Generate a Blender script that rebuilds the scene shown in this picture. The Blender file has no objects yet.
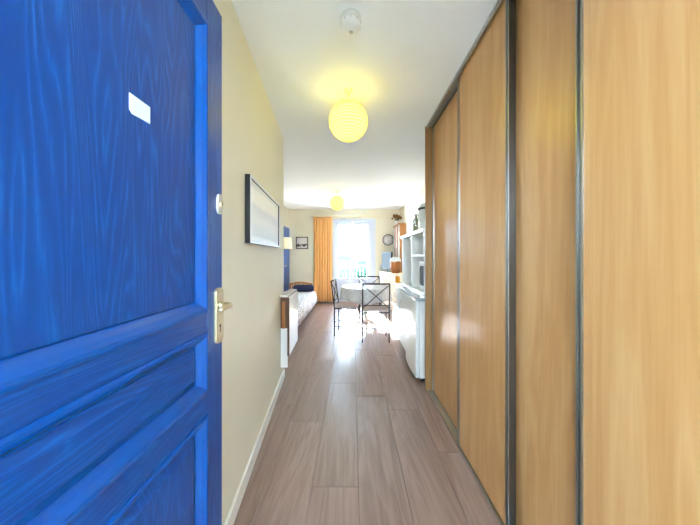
import bpy, math, random
from mathutils import Vector, Matrix
random.seed(7)
scene = bpy.context.scene
COL = scene.collection

# ------------------------------------------------------------------ camera
F = 270.0
EYE = 1.28
cam_d = bpy.data.cameras.new('camera')
cam = bpy.data.objects.new('camera', cam_d)
COL.objects.link(cam)
cam.location = (0, 0, EYE)
cam.rotation_euler = (math.pi / 2, 0, 0)
cam_d.sensor_width = 36
cam_d.lens = 36 * F / 700
cam_d.shift_x = -3 / 700
cam_d.shift_y = -7.5 / 700
cam_d.clip_start = 0.02
scene.camera = cam

# ------------------------------------------------------------------ light and exposure
WORLD = 42.0
SUN = 165.0
LANTERN = 3.6
vs = scene.view_settings
vs.view_transform = 'Standard'
vs.look = 'None'
vs.gamma = 1.0
vs.use_curve_mapping = False
vs.exposure = 0.32
scene.cycles.max_bounces = 12
scene.cycles.diffuse_bounces = 8
scene.cycles.glossy_bounces = 4
scene.cycles.transparent_max_bounces = 12
scene.cycles.sample_clamp_indirect = 0
scene.cycles.use_denoising = True

world = bpy.data.worlds.new('sky')
scene.world = world
world.use_nodes = True
wn = world.node_tree
wn.nodes.clear()
w_out = wn.nodes.new('ShaderNodeOutputWorld')
w_bg = wn.nodes.new('ShaderNodeBackground')
w_tc = wn.nodes.new('ShaderNodeTexCoord')
w_sep = wn.nodes.new('ShaderNodeSeparateXYZ')
w_rmp = wn.nodes.new('ShaderNodeValToRGB')
w_rmp.color_ramp.elements[0].position = 0.0
w_rmp.color_ramp.elements[0].color = (0.70, 0.86, 1.0, 1)
w_rmp.color_ramp.elements[1].position = 1.0
w_rmp.color_ramp.elements[1].color = (0.46, 0.69, 1.0, 1)
wn.links.new(w_tc.outputs['Generated'], w_sep.inputs[0])
wn.links.new(w_sep.outputs['Z'], w_rmp.inputs[0])
wn.links.new(w_rmp.outputs[0], w_bg.inputs['Color'])
w_bg.inputs['Strength'].default_value = WORLD
wn.links.new(w_bg.outputs[0], w_out.inputs['Surface'])

sun_d = bpy.data.lights.new('sun', 'SUN')
sun = bpy.data.objects.new('sun', sun_d)
COL.objects.link(sun)
sun_d.energy = SUN
sun_d.angle = math.radians(0.6)
sun_d.color = (0.96, 0.98, 1.0)
sun.rotation_euler = Vector((0.13, -1.0, -0.64)).to_track_quat('-Z', 'Y').to_euler()
sun.location = (0, 20, 14)

def portal(name, loc, size, rot):
    d = bpy.data.lights.new(name, 'AREA')
    d.shape = 'RECTANGLE'
    d.size, d.size_y = size
    d.cycles.is_portal = True
    o = bpy.data.objects.new(name, d)
    o.location = loc
    o.rotation_euler = rot
    COL.objects.link(o)
portal('window_portal', (0, 7.62, 1.2), (1.1, 2.3), (-math.pi / 2, 0, 0))
portal('entrance_portal', (0.07, -0.27, 1.03), (1.0, 2.1), (math.pi / 2, 0, 0))

# ------------------------------------------------------------------ colours and materials
def lin(r, g, b):
    def c(v):
        v /= 255.0
        return v / 12.92 if v <= 0.04045 else ((v + 0.055) / 1.055) ** 2.4
    return (c(r), c(g), c(b), 1.0)

MATS = {}
class NT:
    def __init__(self, name):
        m = bpy.data.materials.new(name)
        m.use_nodes = True
        self.m = m
        self.t = m.node_tree
        self.b = self.t.nodes['Principled BSDF']
        MATS[name] = m
    def n(self, kind, **kw):
        nd = self.t.nodes.new(kind)
        for k, v in kw.items():
            if k in nd.inputs.keys():
                nd.inputs[k].default_value = v
            else:
                setattr(nd, k, v)
        return nd
    def l(self, a, b):
        self.t.links.new(a, b)
    def ramp(self, fac, stops):
        r = self.n('ShaderNodeValToRGB')
        els = r.color_ramp.elements
        while len(els) < len(stops):
            els.new(0.5)
        for e, (p, c) in zip(els, stops):
            e.position = p
            e.color = c
        self.l(fac, r.inputs[0])
        return r.outputs[0]
    def coords(self, scale, rnd=False):
        tc = self.n('ShaderNodeTexCoord')
        mp = self.n('ShaderNodeMapping')
        mp.inputs['Scale'].default_value = scale
        self.l(tc.outputs['Object'], mp.inputs['Vector'])
        if rnd:
            oi = self.n('ShaderNodeObjectInfo')
            mu = self.n('ShaderNodeMath', operation='MULTIPLY')
            mu.inputs[1].default_value = 37.0
            self.l(oi.outputs['Random'], mu.inputs[0])
            cb = self.n('ShaderNodeCombineXYZ')
            for i in range(3):
                self.l(mu.outputs[0], cb.inputs[i])
            self.l(cb.outputs[0], mp.inputs['Location'])
            self.rnd = oi.outputs['Random']
        return mp.outputs[0]
    def noise(self, vec, scale=1.0, detail=4.0, rough=0.55, dist=0.0):
        nd = self.n('ShaderNodeTexNoise')
        nd.inputs['Scale'].default_value = scale
        nd.inputs['Detail'].default_value = detail
        nd.inputs['Roughness'].default_value = rough
        nd.inputs['Distortion'].default_value = dist
        self.l(vec, nd.inputs['Vector'])
        return nd.outputs['Fac']
    def mix(self, fac, a, b, mode='MIX'):
        mx = self.n('ShaderNodeMix', data_type='RGBA', blend_type=mode)
        for v, i in ((fac, 0), (a, 6), (b, 7)):
            if hasattr(v, 'links') or hasattr(v, 'is_linked'):
                self.l(v, mx.inputs[i])
            else:
                mx.inputs[i].default_value = v
        return mx.outputs[2]
    def bump(self, h, strength=0.2, dist=0.01):
        bp = self.n('ShaderNodeBump')
        bp.inputs['Strength'].default_value = strength
        bp.inputs['Distance'].default_value = dist
        self.l(h, bp.inputs['Height'])
        self.l(bp.outputs[0], self.b.inputs['Normal'])
    def set(self, **kw):
        names = dict(rough='Roughness', metal='Metallic', spec='Specular IOR Level', coat='Coat Weight', coatr='Coat Roughness', sheen='Sheen Weight')
        for k, v in kw.items():
            self.b.inputs[names[k]].default_value = v
        return self

def plain(name, rgb, rough=0.5, metal=0.0, spec=0.5, var=0.04, vscale=6.0, bump=0.0):
    t = NT(name)
    c = lin(*rgb)
    v = t.coords((vscale,) * 3)
    f = t.noise(v, 1.0, 3.0)
    a = tuple(x * (1 - var) for x in c[:3]) + (1,)
    b = tuple(min(1, x * (1 + var)) for x in c[:3]) + (1,)
    t.l(t.ramp(f, [(0.3, a), (0.7, b)]), t.b.inputs['Base Color'])
    t.set(rough=rough, metal=metal, spec=spec)
    if bump:
        t.bump(t.noise(t.coords((180, 180, 180)), 1.0, 2.0), bump, 0.002)
    return t.m

plain('wall_cream', (229, 226, 206), 0.55, var=0.015, vscale=2, bump=0.06)
plain('wall_white', (232, 232, 228), 0.6, var=0.01)
plain('ceiling_white', (240, 244, 248), 0.8, var=0.01, vscale=1.5)
plain('skirting_white', (230, 230, 224), 0.4, var=0.01)
plain('window_white', (206, 216, 232), 0.35, var=0.01)
plain('gloss_white', (236, 236, 234), 0.28, var=0.01)
plain('matt_white', (228, 227, 222), 0.6, var=0.02)
plain('shelf_grey', (196, 198, 194), 0.45, var=0.02)
plain('aluminium', (176, 178, 178), 0.28, metal=1.0, var=0.03)
plain('aluminium_dark', (92, 88, 84), 0.35, metal=0.9, var=0.05)
plain('black', (14, 14, 16), 0.4, var=0.05)
plain('rubber', (26, 26, 26), 0.8, var=0.05)
plain('iron', (46, 46, 52), 0.42, metal=0.5, var=0.08)
plain('pale_metal', (196, 194, 186), 0.4, metal=0.5, var=0.04)
plain('brass', (210, 198, 166), 0.28, metal=0.9, var=0.05)
plain('chrome', (214, 214, 214), 0.14, metal=1.0, var=0.02)
plain('navy', (22, 28, 66), 0.85, var=0.15, vscale=40)
plain('seat_pad', (190, 172, 166), 0.8, var=0.08, vscale=60)
plain('orange_glaze', (240, 160, 40), 0.3, var=0.08)
plain('olive', (140, 142, 110), 0.45, var=0.05)
plain('dried_flower', (150, 104, 56), 0.9, var=0.3, vscale=60)
plain('blue_soft', (92, 126, 196), 0.5, var=0.05, vscale=4)
plain('concrete', (178, 174, 166), 0.85, var=0.06, vscale=3, bump=0.2)
plain('facade_cream', (76, 80, 78), 0.9, var=0.04, vscale=1)
plain('facade_blue', (46, 66, 72), 0.9, var=0.05, vscale=1)
plain('roof_slate', (52, 60, 68), 0.8, var=0.08)
plain('leaf', (30, 62, 42), 0.7, var=0.25, vscale=5)
plain('bark', (96, 80, 66), 0.9, var=0.2, vscale=20)
plain('shade_cloth', (246, 236, 206), 0.8, var=0.02)
plain('frame_white', (226, 230, 236), 0.3, var=0.01)
plain('towel', (214, 220, 226), 0.9, var=0.05, vscale=50)
plain('rail_grey', (120, 132, 140), 0.5, metal=0.3)

def wood(name, dark, mid, light, axis, fine=60.0, rough=0.3, rnd=False, coat=0.0, bump=0.05, contrast=1.0, spec=0.5, varrand=0.0, rings=9.0, finew=1.0):
    """straight-grained wood; axis is the grain's direction in object space"""
    t = NT(name)
    s = [fine] * 3
    s['xyz'.index(axis)] = fine * 0.035
    v1 = t.coords(tuple(s), rnd)
    f1 = t.noise(v1, 1.0, 5.0, 0.6, 0.3)
    s2 = [5.5] * 3
    s2['xyz'.index(axis)] = 0.55
    v2 = t.coords(tuple(s2), rnd)
    f2 = t.noise(v2, 1.0, 3.0, 0.5, 1.4)
    # rings: repeat a slow noise into bands, which reads as cathedral grain
    mu = t.n('ShaderNodeMath', operation='MULTIPLY'); mu.inputs[1].default_value = rings
    t.l(f2, mu.inputs[0])
    pp = t.n('ShaderNodeMath', operation='PINGPONG'); pp.inputs[1].default_value = 1.0
    t.l(mu.outputs[0], pp.inputs[0])
    ad = t.n('ShaderNodeMath', operation='MULTIPLY'); ad.inputs[1].default_value = 0.28 * contrast
    t.l(pp.outputs[0], ad.inputs[0])
    a2 = t.n('ShaderNodeMath', operation='ADD')
    fw_ = t.n('ShaderNodeMath', operation='MULTIPLY_ADD'); fw_.inputs[1].default_value = finew; fw_.inputs[2].default_value = 0.5 * (1 - finew)
    t.l(f1, fw_.inputs[0])
    t.l(fw_.outputs[0], a2.inputs[0]); t.l(ad.outputs[0], a2.inputs[1])
    col = t.ramp(a2.outputs[0], [(0.32, lin(*dark)), (0.58, lin(*mid)), (0.85, lin(*light))])
    if varrand:
        r = t.ramp(t.rnd, [(0.0, (1 - varrand, 1 - varrand * 1.05, 1 - varrand * 1.1, 1)), (1.0, (1, 1, 1, 1))])
        col = t.mix(1.0, col, r, 'MULTIPLY')
    t.l(col, t.b.inputs['Base Color'])
    t.set(rough=rough, spec=spec, coat=coat, coatr=0.12)
    t.bump(a2.outputs[0], bump, 0.004)
    return t.m

wood('closet_wood', (178, 128, 76), (191, 143, 90), (201, 157, 106), 'z', 90, 0.28, True, 0.0, 0.006, 1.1, rings=7.0, finew=0.5)
wood('shaded_closet_wood', (132, 98, 58), (148, 112, 70), (160, 124, 80), 'z', 90, 0.4, True, 0, 0.02, 0.4)  # same wood as the doors, its weaker light put into the darker colour
wood('floor_wood', (114, 87, 77), (140, 113, 101), (157, 131, 119), 'y', 36, 0.33, True, 0.0, 0.02, 0.9, 0.9, 0.20, rings=12.0, finew=0.7)
wood('brown_wood', (110, 64, 30), (150, 92, 48), (176, 116, 66), 'z', 50, 0.45, True, 0, 0.05)
wood('dark_wood', (62, 40, 26), (88, 60, 40), (110, 78, 54), 'z', 50, 0.5, True, 0, 0.05)
wood('rosy_wood', (150, 96, 80), (182, 128, 106), (206, 160, 140), 'z', 50, 0.5, True, 0, 0.05)
wood('orange_wood', (150, 92, 44), (186, 126, 70), (204, 148, 92), 'z', 50, 0.45, True, 0, 0.05)
def blue_grain(name, axis):
    """painted wood: thin wavy grain lines showing through the paint"""
    t = NT(name)
    k = 'xyz'.index(axis)
    sc = [10.0] * 3; sc[k] = 0.9
    f = t.noise(t.coords(tuple(sc), True), 1.0, 2.0, 0.45, 0.5)
    mu = t.n('ShaderNodeMath', operation='MULTIPLY'); mu.inputs[1].default_value = 44.0
    t.l(f, mu.inputs[0])
    pp = t.n('ShaderNodeMath', operation='PINGPONG'); pp.inputs[1].default_value = 1.0
    t.l(mu.outputs[0], pp.inputs[0])
    sc = [150] * 3; sc[k] = 9.0
    g = t.noise(t.coords(tuple(sc), True), 1.0, 3.0, 0.6)
    mx = t.n('ShaderNodeMath', operation='MULTIPLY')
    t.l(pp.outputs[0], mx.inputs[0]); t.l(g, mx.inputs[1])
    col = t.ramp(mx.outputs[0], [(0.12, lin(0, 54, 120)), (0.36, lin(0, 62, 130)), (0.56, lin(6, 80, 150))])
    t.l(col, t.b.inputs['Base Color'])
    t.set(rough=0.33)
    t.bump(mx.outputs[0], 0.22, 0.0025)
blue_grain('blue_vertical', 'z')
blue_grain('blue_horizontal', 'y')

t = NT('blue_paint'); t.b.inputs['Base Color'].default_value = lin(0, 66, 138); t.set(rough=0.22)
t.bump(t.noise(t.coords((40, 40, 40)), 1, 3), 0.05, 0.002)

t = NT('curtain_cloth')
f = t.noise(t.coords((220, 220, 220)), 1, 2)
t.l(t.ramp(f, [(0.3, lin(240, 184, 112)), (0.7, lin(248, 202, 136))]), t.b.inputs['Base Color'])
t.set(rough=0.85, sheen=0.2)

t = NT('quilt_cloth')
v = t.coords((1, 1, 1))
vo = t.n('ShaderNodeTexVoronoi', feature='DISTANCE_TO_EDGE'); vo.inputs['Scale'].default_value = 17.0
nn = t.n('ShaderNodeTexNoise'); nn.inputs['Scale'].default_value = 9.0
t.l(v, nn.inputs['Vector'])
mxv = t.n('ShaderNodeMix', data_type='RGBA'); mxv.inputs[0].default_value = 0.25
t.l(v, mxv.inputs[6]); t.l(nn.outputs['Color'], mxv.inputs[7]); t.l(mxv.outputs[2], vo.inputs['Vector'])
base = t.ramp(vo.outputs[0], [(0.03, lin(150, 140, 140)), (0.10, lin(226, 222, 220)), (0.3, lin(236, 234, 232))])
blot = t.ramp(t.noise(t.coords((30, 30, 30)), 1, 2, 0.5, 1.0), [(0.52, (1, 1, 1, 1)), (0.62, lin(176, 172, 186))])
t.l(t.mix(1.0, base, blot, 'MULTIPLY'), t.b.inputs['Base Color'])
t.set(rough=0.85)

t = NT('tablecloth_print')
f = t.noise(t.coords((26, 26, 26)), 1, 3, 0.5, 1.2)
t.l(t.ramp(f, [(0.4, lin(196, 194, 196)), (0.55, lin(214, 212, 214)), (0.66, lin(164, 160, 164))]), t.b.inputs['Base Color'])
t.set(rough=0.22)

t = NT('worktop_speckle')
f = t.noise(t.coords((160, 160, 160)), 1, 3)
t.l(t.ramp(f, [(0.35, lin(120, 128, 136)), (0.6, lin(178, 186, 194)), (0.75, lin(214, 220, 224))]), t.b.inputs['Base Color'])
t.set(rough=0.16)

t = NT('wicker')
w1 = t.n('ShaderNodeTexWave', wave_type='BANDS', bands_direction='Z'); w1.inputs['Scale'].default_value = 14
w1.inputs['Distortion'].default_value = 2.0
t.l(t.coords((1, 1, 1)), w1.inputs['Vector'])
t.l(t.ramp(w1.outputs['Fac'], [(0.1, lin(110, 62, 28)), (0.8, lin(176, 110, 56))]), t.b.inputs['Base Color'])
t.bump(w1.outputs['Fac'], 0.5, 0.01); t.set(rough=0.6)

t = NT('pane_glass')
t.t.nodes.remove(t.b)
tr = t.n('ShaderNodeBsdfTransparent'); tr.inputs[0].default_value = (0.94, 0.97, 0.97, 1)
gl = t.n('ShaderNodeBsdfGlossy'); gl.inputs['Roughness'].default_value = 0.02
lw = t.n('ShaderNodeLayerWeight'); lw.inputs['Blend'].default_value = 0.12
ms = t.n('ShaderNodeMixShader')
t.l(lw.outputs['Fresnel'], ms.inputs[0]); t.l(tr.outputs[0], ms.inputs[1]); t.l(gl.outputs[0], ms.inputs[2])
t.l(ms.outputs[0], t.t.nodes['Material Output'].inputs['Surface'])

plain('far_glass', (24, 34, 40), 0.1, var=0.1)
plain('poster_glass', (240, 242, 244), 0.08, var=0.0)

t = NT('screen')
t.b.inputs['Base Color'].default_value = lin(60, 68, 76); t.set(rough=0.55, spec=0.3)
t = NT('clear_jar')
t.b.inputs['Base Color'].default_value = lin(226, 232, 234); t.set(rough=0.12, metal=0.15)

# pale print of a panorama under glass
t = NT('panorama_print')
tc = t.n('ShaderNodeTexCoord'); sp = t.n('ShaderNodeSeparateXYZ'); t.l(tc.outputs['Generated'], sp.inputs[0])
nz = t.noise(t.coords((6, 6, 26)), 1, 4, 0.6)
ad = t.n('ShaderNodeMath', operation='MULTIPLY_ADD'); ad.inputs[1].default_value = 0.25
t.l(nz, ad.inputs[0]); t.l(sp.outputs['Z'], ad.inputs[2])
t.l(t.ramp(ad.outputs[0], [(0.15, lin(224, 234, 244)), (0.5, lin(238, 242, 246)), (0.72, lin(222, 230, 240)), (0.85, lin(244, 246, 246))]), t.b.inputs['Base Color'])
t.set(rough=0.45)

# small black and white landscape photograph
t = NT('landscape_print')
tc = t.n('ShaderNodeTexCoord'); sp = t.n('ShaderNodeSeparateXYZ'); t.l(tc.outputs['Generated'], sp.inputs[0])
nz = t.noise(t.coords((14, 14, 14)), 1, 3)
ad = t.n('ShaderNodeMath', operation='MULTIPLY_ADD'); ad.inputs[1].default_value = 0.7
t.l(nz, ad.inputs[0]); t.l(sp.outputs['Z'], ad.inputs[2])
t.l(t.ramp(ad.outputs[0], [(0.52, lin(214, 210, 206)), (0.60, lin(40, 38, 38)), (0.70, lin(60, 56, 56)), (0.78, lin(226, 222, 218))]), t.b.inputs['Base Color'])
t.set(rough=0.3)

# note: printed grey lines
t = NT('note_print')
wv = t.n('ShaderNodeTexWave', wave_type='BANDS', bands_direction='Z'); wv.inputs['Scale'].default_value = 55
t.l(t.coords((1, 1, 1)), wv.inputs['Vector'])
t.l(t.ramp(wv.outputs['Fac'], [(0.0, lin(206, 212, 218)), (0.8, lin(202, 208, 216)), (1.0, lin(176, 184, 198))]), t.b.inputs['Base Color'])
t.set(rough=0.6)

t = NT('lantern_paper')
em = t.b
em.inputs['Base Color'].default_value = lin(232, 214, 90)
em.inputs['Emission Color'].default_value = (1.0, 0.90, 0.09, 1)
em.inputs['Emission Strength'].default_value = LANTERN
em.inputs['Roughness'].default_value = 0.9
t = NT('lantern_rib'); t.b.inputs['Base Color'].default_value = lin(214, 196, 120); t.set(rough=0.8)
t.b.inputs['Emission Color'].default_value = (1.0, 0.80, 0.08, 1)
t.b.inputs['Emission Strength'].default_value = LANTERN * 0.13

# ------------------------------------------------------------------ mesh helpers
def world_loc(o):
    v = Vector((0, 0, 0))
    while o:
        v += o.location
        o = o.parent
    return v

class MB:
    def __init__(self):
        self.v, self.f, self.s = [], [], []
    def add(self, vs, fs, smooth=False):
        b = len(self.v)
        self.v += [tuple(p) for p in vs]
        for f in fs:
            self.f.append([b + i for i in f]); self.s.append(smooth)
        return self
    def box(self, x0, x1, y0, y1, z0, z1, ch=0.0):
        if ch <= 0:
            vs = [(x, y, z) for z in (z0, z1) for y in (y0, y1) for x in (x0, x1)]
            return self.add(vs, [(0, 2, 3, 1), (4, 5, 7, 6), (0, 1, 5, 4), (2, 6, 7, 3), (0, 4, 6, 2), (1, 3, 7, 5)])
        # chamfered box: 24 corner verts
        c = min(ch, (x1 - x0) * .49, (y1 - y0) * .49, (z1 - z0) * .49)
        vs, idx = [], {}
        for i, (x, sx) in enumerate(((x0, 1), (x1, -1))):
            for j, (y, sy) in enumerate(((y0, 1), (y1, -1))):
                for k, (z, sz) in enumerate(((z0, 1), (z1, -1))):
                    idx[i, j, k, 'x'] = len(vs); vs.append((x, y + sy * c, z + sz * c))
                    idx[i, j, k, 'y'] = len(vs); vs.append((x + sx * c, y, z + sz * c))
                    idx[i, j, k, 'z'] = len(vs); vs.append((x + sx * c, y + sy * c, z))
        fs = []
        for i in (0, 1):
            q = [idx[i, 0, 0, 'x'], idx[i, 1, 0, 'x'], idx[i, 1, 1, 'x'], idx[i, 0, 1, 'x']]
            fs.append(q if i else q[::-1])
            q = [idx[0, i, 0, 'y'], idx[1, i, 0, 'y'], idx[1, i, 1, 'y'], idx[0, i, 1, 'y']]
            fs.append(q[::-1] if i else q)
            q = [idx[0, 0, i, 'z'], idx[1, 0, i, 'z'], idx[1, 1, i, 'z'], idx[0, 1, i, 'z']]
            fs.append(q if i else q[::-1])
        for i in (0, 1):
            for j in (0, 1):
                for (a, b, A, B) in (('x', 'y', (i, j, 0), (i, j, 1)), ('x', 'z', (i, 0, j), (i, 1, j)), ('y', 'z', (0, i, j), (1, i, j))):
                    fs.append([idx[A + (a,)], idx[A + (b,)], idx[B + (b,)], idx[B + (a,)]])
                for k in (0, 1):
                    fs.append([idx[i, j, k, 'x'], idx[i, j, k, 'y'], idx[i, j, k, 'z']])
        return self.add(vs, fs)
    def tube(self, pts, r, n=10, closed=False, cap=True, smooth=True):
        pts = [Vector(p) for p in pts]
        rs = r if isinstance(r, (list, tuple)) else [r] * len(pts)
        N = len(pts)
        vs = []
        up = None
        for i, p in enumerate(pts):
            if closed:
                d = (pts[(i + 1) % N] - pts[i - 1]).normalized()
            else:
                d = (pts[min(i + 1, N - 1)] - pts[max(i - 1, 0)]).normalized()
            if up is None:
                up = Vector((0, 0, 1)) if abs(d.z) < 0.9 else Vector((1, 0, 0))
            a = d.cross(up).normalized()
            up = a.cross(d).normalized()
            for k in range(n):
                th = 2 * math.pi * k / n
                vs.append(p + (a * math.cos(th) + up * math.sin(th)) * rs[i])
        fs = []
        for i in range(N if closed else N - 1):
            j = (i + 1) % N
            for k in range(n):
                l = (k + 1) % n
                fs.append((i * n + k, i * n + l, j * n + l, j * n + k))
        if cap and not closed:
            fs.append(list(range(n))); fs.append([(N - 1) * n + k for k in range(n)][::-1])
        return self.add(vs, fs, smooth)
    def lathe(self, prof, c=(0, 0, 0), n=32, axis='z', smooth=True):
        """prof: (radius, height) points"""
        vs = []
        for r, h in prof:
            for k in range(n):
                th = 2 * math.pi * k / n
                p = (r * math.cos(th), r * math.sin(th), h)
                if axis == 'x': p = (p[2], p[0], p[1])
                if axis == 'y': p = (p[1], p[2], p[0])
                vs.append((p[0] + c[0], p[1] + c[1], p[2] + c[2]))
        fs = []
        for i in range(len(prof) - 1):
            for k in range(n):
                l = (k + 1) % n
                fs.append((i * n + k, i * n + l, (i + 1) * n + l, (i + 1) * n + k))
        if prof[0][0] > 1e-5: fs.append(list(range(n))[::-1])
        if prof[-1][0] > 1e-5: fs.append([(len(prof) - 1) * n + k for k in range(n)])
        return self.add(vs, fs, smooth)
    def prism(self, poly, axis, a, b):
        """poly in the two other axes (in xyz order), extruded along axis a..b"""
        n = len(poly); vs = []
        for t_ in (a, b):
            for (u, w) in poly:
                vs.append({'x': (t_, u, w), 'y': (u, t_, w), 'z': (u, w, t_)}[axis])
        fs = [list(range(n))[::-1], [n + i for i in range(n)]]
        for i in range(n):
            j = (i + 1) % n
            fs.append((i, j, n + j, n + i))
        return self.add(vs, fs)
    def build(self, name, mat, parent=None, bevel=0.0, origin=None, smooth=None, mats=None):
        if parent is not None:
            off = world_loc(parent)
        elif origin is not None:
            off = Vector(origin)
        else:
            xs, ys, zs = zip(*self.v)
            off = Vector(((min(xs) + max(xs)) / 2, (min(ys) + max(ys)) / 2, min(zs)))
        me = bpy.data.meshes.new(name)
        me.from_pydata([tuple(Vector(p) - off) for p in self.v], [], self.f)
        me.polygons.foreach_set('use_smooth', self.s if smooth is None else [smooth] * len(self.f))
        me.materials.append(MATS[mat])
        # consistent outward normals
        import bmesh
        bm = bmesh.new(); bm.from_mesh(me)
        bmesh.ops.remove_doubles(bm, verts=bm.verts, dist=1e-6)
        bmesh.ops.recalc_face_normals(bm, faces=bm.faces)
        bm.to_mesh(me); bm.free()
        o = bpy.data.objects.new(name, me)
        COL.objects.link(o)
        if parent is not None:
            o.parent = parent
        else:
            o.location = off
        if bevel:
            bv = o.modifiers.new('bevel', 'BEVEL'); bv.width = bevel; bv.segments = 2; bv.limit_method = 'ANGLE'
        return o

def B(*a, ch=0.0):
    return MB().box(*a, ch=ch)

def tag(o, label=None, cat=None, group=None, kind=None):
    if label: o['label'] = label
    if cat: o['category'] = cat
    if group: o['group'] = group
    if kind: o['kind'] = kind
    return o

def thing(name, loc, label=None, cat=None, group=None, kind=None):
    o = bpy.data.objects.new(name, None)
    o.empty_display_size = 0.1
    o.location = loc
    COL.objects.link(o)
    return tag(o, label, cat, group, kind)

def struct(name, mb, mat, label=None, parent=None, cat=None, **kw):
    o = mb.build(name, mat, parent, **kw)
    if parent is None:
        tag(o, label, cat, kind='structure')
    return o

def copy_tree(o, parent=None):
    c = o.copy(); COL.objects.link(c)
    c.parent = parent
    for ch in list(o.children):
        copy_tree(ch, c)
    return c

# ------------------------------------------------------------------ dimensions of the place
CEIL = 2.495
CEIL2 = 2.525
FAR = 7.35
RIGHT = 1.28
LEFT = -1.75
def wall_x(y): return -0.457 - 0.096 * y      # the hall's left wall runs slightly askew
HALL_END = 2.84

# ------------------------------------------------------------------ floor with planks
floor = struct('floor', B(LEFT - 0.2, RIGHT + 0.2, -0.4, FAR + 0.2, -0.12, -0.0085), 'rubber', 'wide grey-brown laminate plank floor of hall and living room', cat='floor', origin=(0, 0, -0.12))
PW, PL = 0.26, 1.21
starts = {-1: 1.49, -2: 2.08, 0: 2.45, 1: 2.23, 2: 1.75, -3: 1.1}
X0 = 0.03
plank_meshes = {}
def plank(x0, x1, y0, y1):
    key = (round(x1 - x0, 3), round(y1 - y0, 3))
    loc = Vector((x0, y0, -0.0085)) - world_loc(floor)
    if key in plank_meshes:
        o = bpy.data.objects.new('plank', plank_meshes[key]); COL.objects.link(o)
    else:
        g = 0.0007
        o = B(g, key[0] - g, g, key[1] - g, 0, 0.0085, ch=0.0012).build('plank', 'floor_wood', origin=(0, 0, 0))
        plank_meshes[key] = o.data
    o.parent = floor
    o.location = loc
for k in range(-7, 5):
    xa, xb = X0 + k * PW, X0 + (k + 1) * PW
    xa_c, xb_c = max(xa, LEFT), min(xb, RIGHT)
    if xb_c - xa_c < 0.02: continue
    s = starts.get(k, random.uniform(0, PL)) % PL
    y = s - 2 * PL
    while y < FAR:
        ya, yb = max(y, -0.25), min(y + PL, FAR)
        if xb < -0.8 and yb < HALL_END: ya = yb       # under the bathroom block: no planks
        if yb - ya > 0.01:
            plank(xa_c, xb_c, ya, yb)
        y += PL

# ------------------------------------------------------------------ walls and ceilings
# hall left wall (a prism following the askew line)
xw0, xw1 = wall_x(-0.25), wall_x(HALL_END)
struct('wall_left', MB().prism([(xw0, -0.25), (xw1, HALL_END), (xw1 - 0.10, HALL_END), (xw0 - 0.10, -0.25)], 'z', 0, CEIL), 'wall_cream', 'cream wall of the hall that carries the wide framed picture', cat='wall')
struct('wall_near_left', B(LEFT - 0.1, xw1 - 0.10, HALL_END - 0.1, HALL_END, 0, CEIL2), 'wall_cream', 'cream wall turning the corner behind the hanging leaf table', cat='wall')
struct('wall_left_room', B(LEFT - 0.12, LEFT, HALL_END - 0.1, FAR, 0, CEIL2), 'wall_cream', 'cream left wall of the living room behind the bed', cat='wall')
struct('wall_right', B(RIGHT, RIGHT + 0.12, -0.25, FAR, 0, CEIL2), 'wall_cream', 'cream right wall behind wardrobe and kitchenette', cat='wall')
# far wall with window opening
WX0, WX1, WZ0, WZ1 = -0.60, 0.61, 0.0, 2.26
fw = MB()
fw.box(LEFT - 0.12, WX0, FAR, FAR + 0.3, 0, CEIL2)
fw.box(WX1, RIGHT + 0.12, FAR, FAR + 0.3, 0, CEIL2)
fw.box(WX0, WX1, FAR, FAR + 0.3, WZ1, CEIL2)
struct('wall_far', fw, 'wall_cream', 'cream far wall around the tall bright window', cat='wall')
# entrance wall behind the camera with doorway
ew = MB()
DX0, DX1 = -0.43, 0.57
ew.box(LEFT - 0.12, DX0, -0.25, -0.11, 0, CEIL)
ew.box(DX1, RIGHT + 0.12, -0.25, -0.11, 0, CEIL)
ew.box(DX0, DX1, -0.25, -0.11, 2.07, CEIL)
struct('wall_entrance', ew, 'wall_cream', 'cream entrance wall with the doorway behind the viewer', cat='wall')
struct('ceiling', B(LEFT - 0.12, RIGHT + 0.12, -0.25, HALL_END, CEIL, CEIL + 0.15), 'ceiling_white', 'white ceiling of the hall with smoke detector and nearer lantern', cat='ceiling')
struct('ceiling_room', B(LEFT - 0.12, RIGHT + 0.12, HALL_END, FAR + 0.3, CEIL2, CEIL2 + 0.12), 'ceiling_white', 'white ceiling of the living room above the dining table', cat='ceiling')
# baseboards
bx = 0.014
struct('baseboard_left', MB().prism([(wall_x(-0.1) , -0.1), (wall_x(HALL_END), HALL_END), (wall_x(HALL_END) + bx, HALL_END), (wall_x(-0.1) + bx, -0.1)], 'z', 0, 0.085), 'skirting_white', 'white skirting board along the hall wall', cat='skirting board', bevel=0.003)
struct('baseboard_far', B(LEFT, WX0 - 0.02, FAR - 0.014, FAR, 0, 0.085), 'skirting_white', 'white skirting board under the orange curtain', cat='skirting board', bevel=0.003)
struct('baseboard_left_room', B(LEFT, LEFT + 0.014, HALL_END, FAR - 0.014, 0, 0.085), 'skirting_white', 'white skirting board along the left wall behind the bed', cat='skirting board', bevel=0.003)
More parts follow.
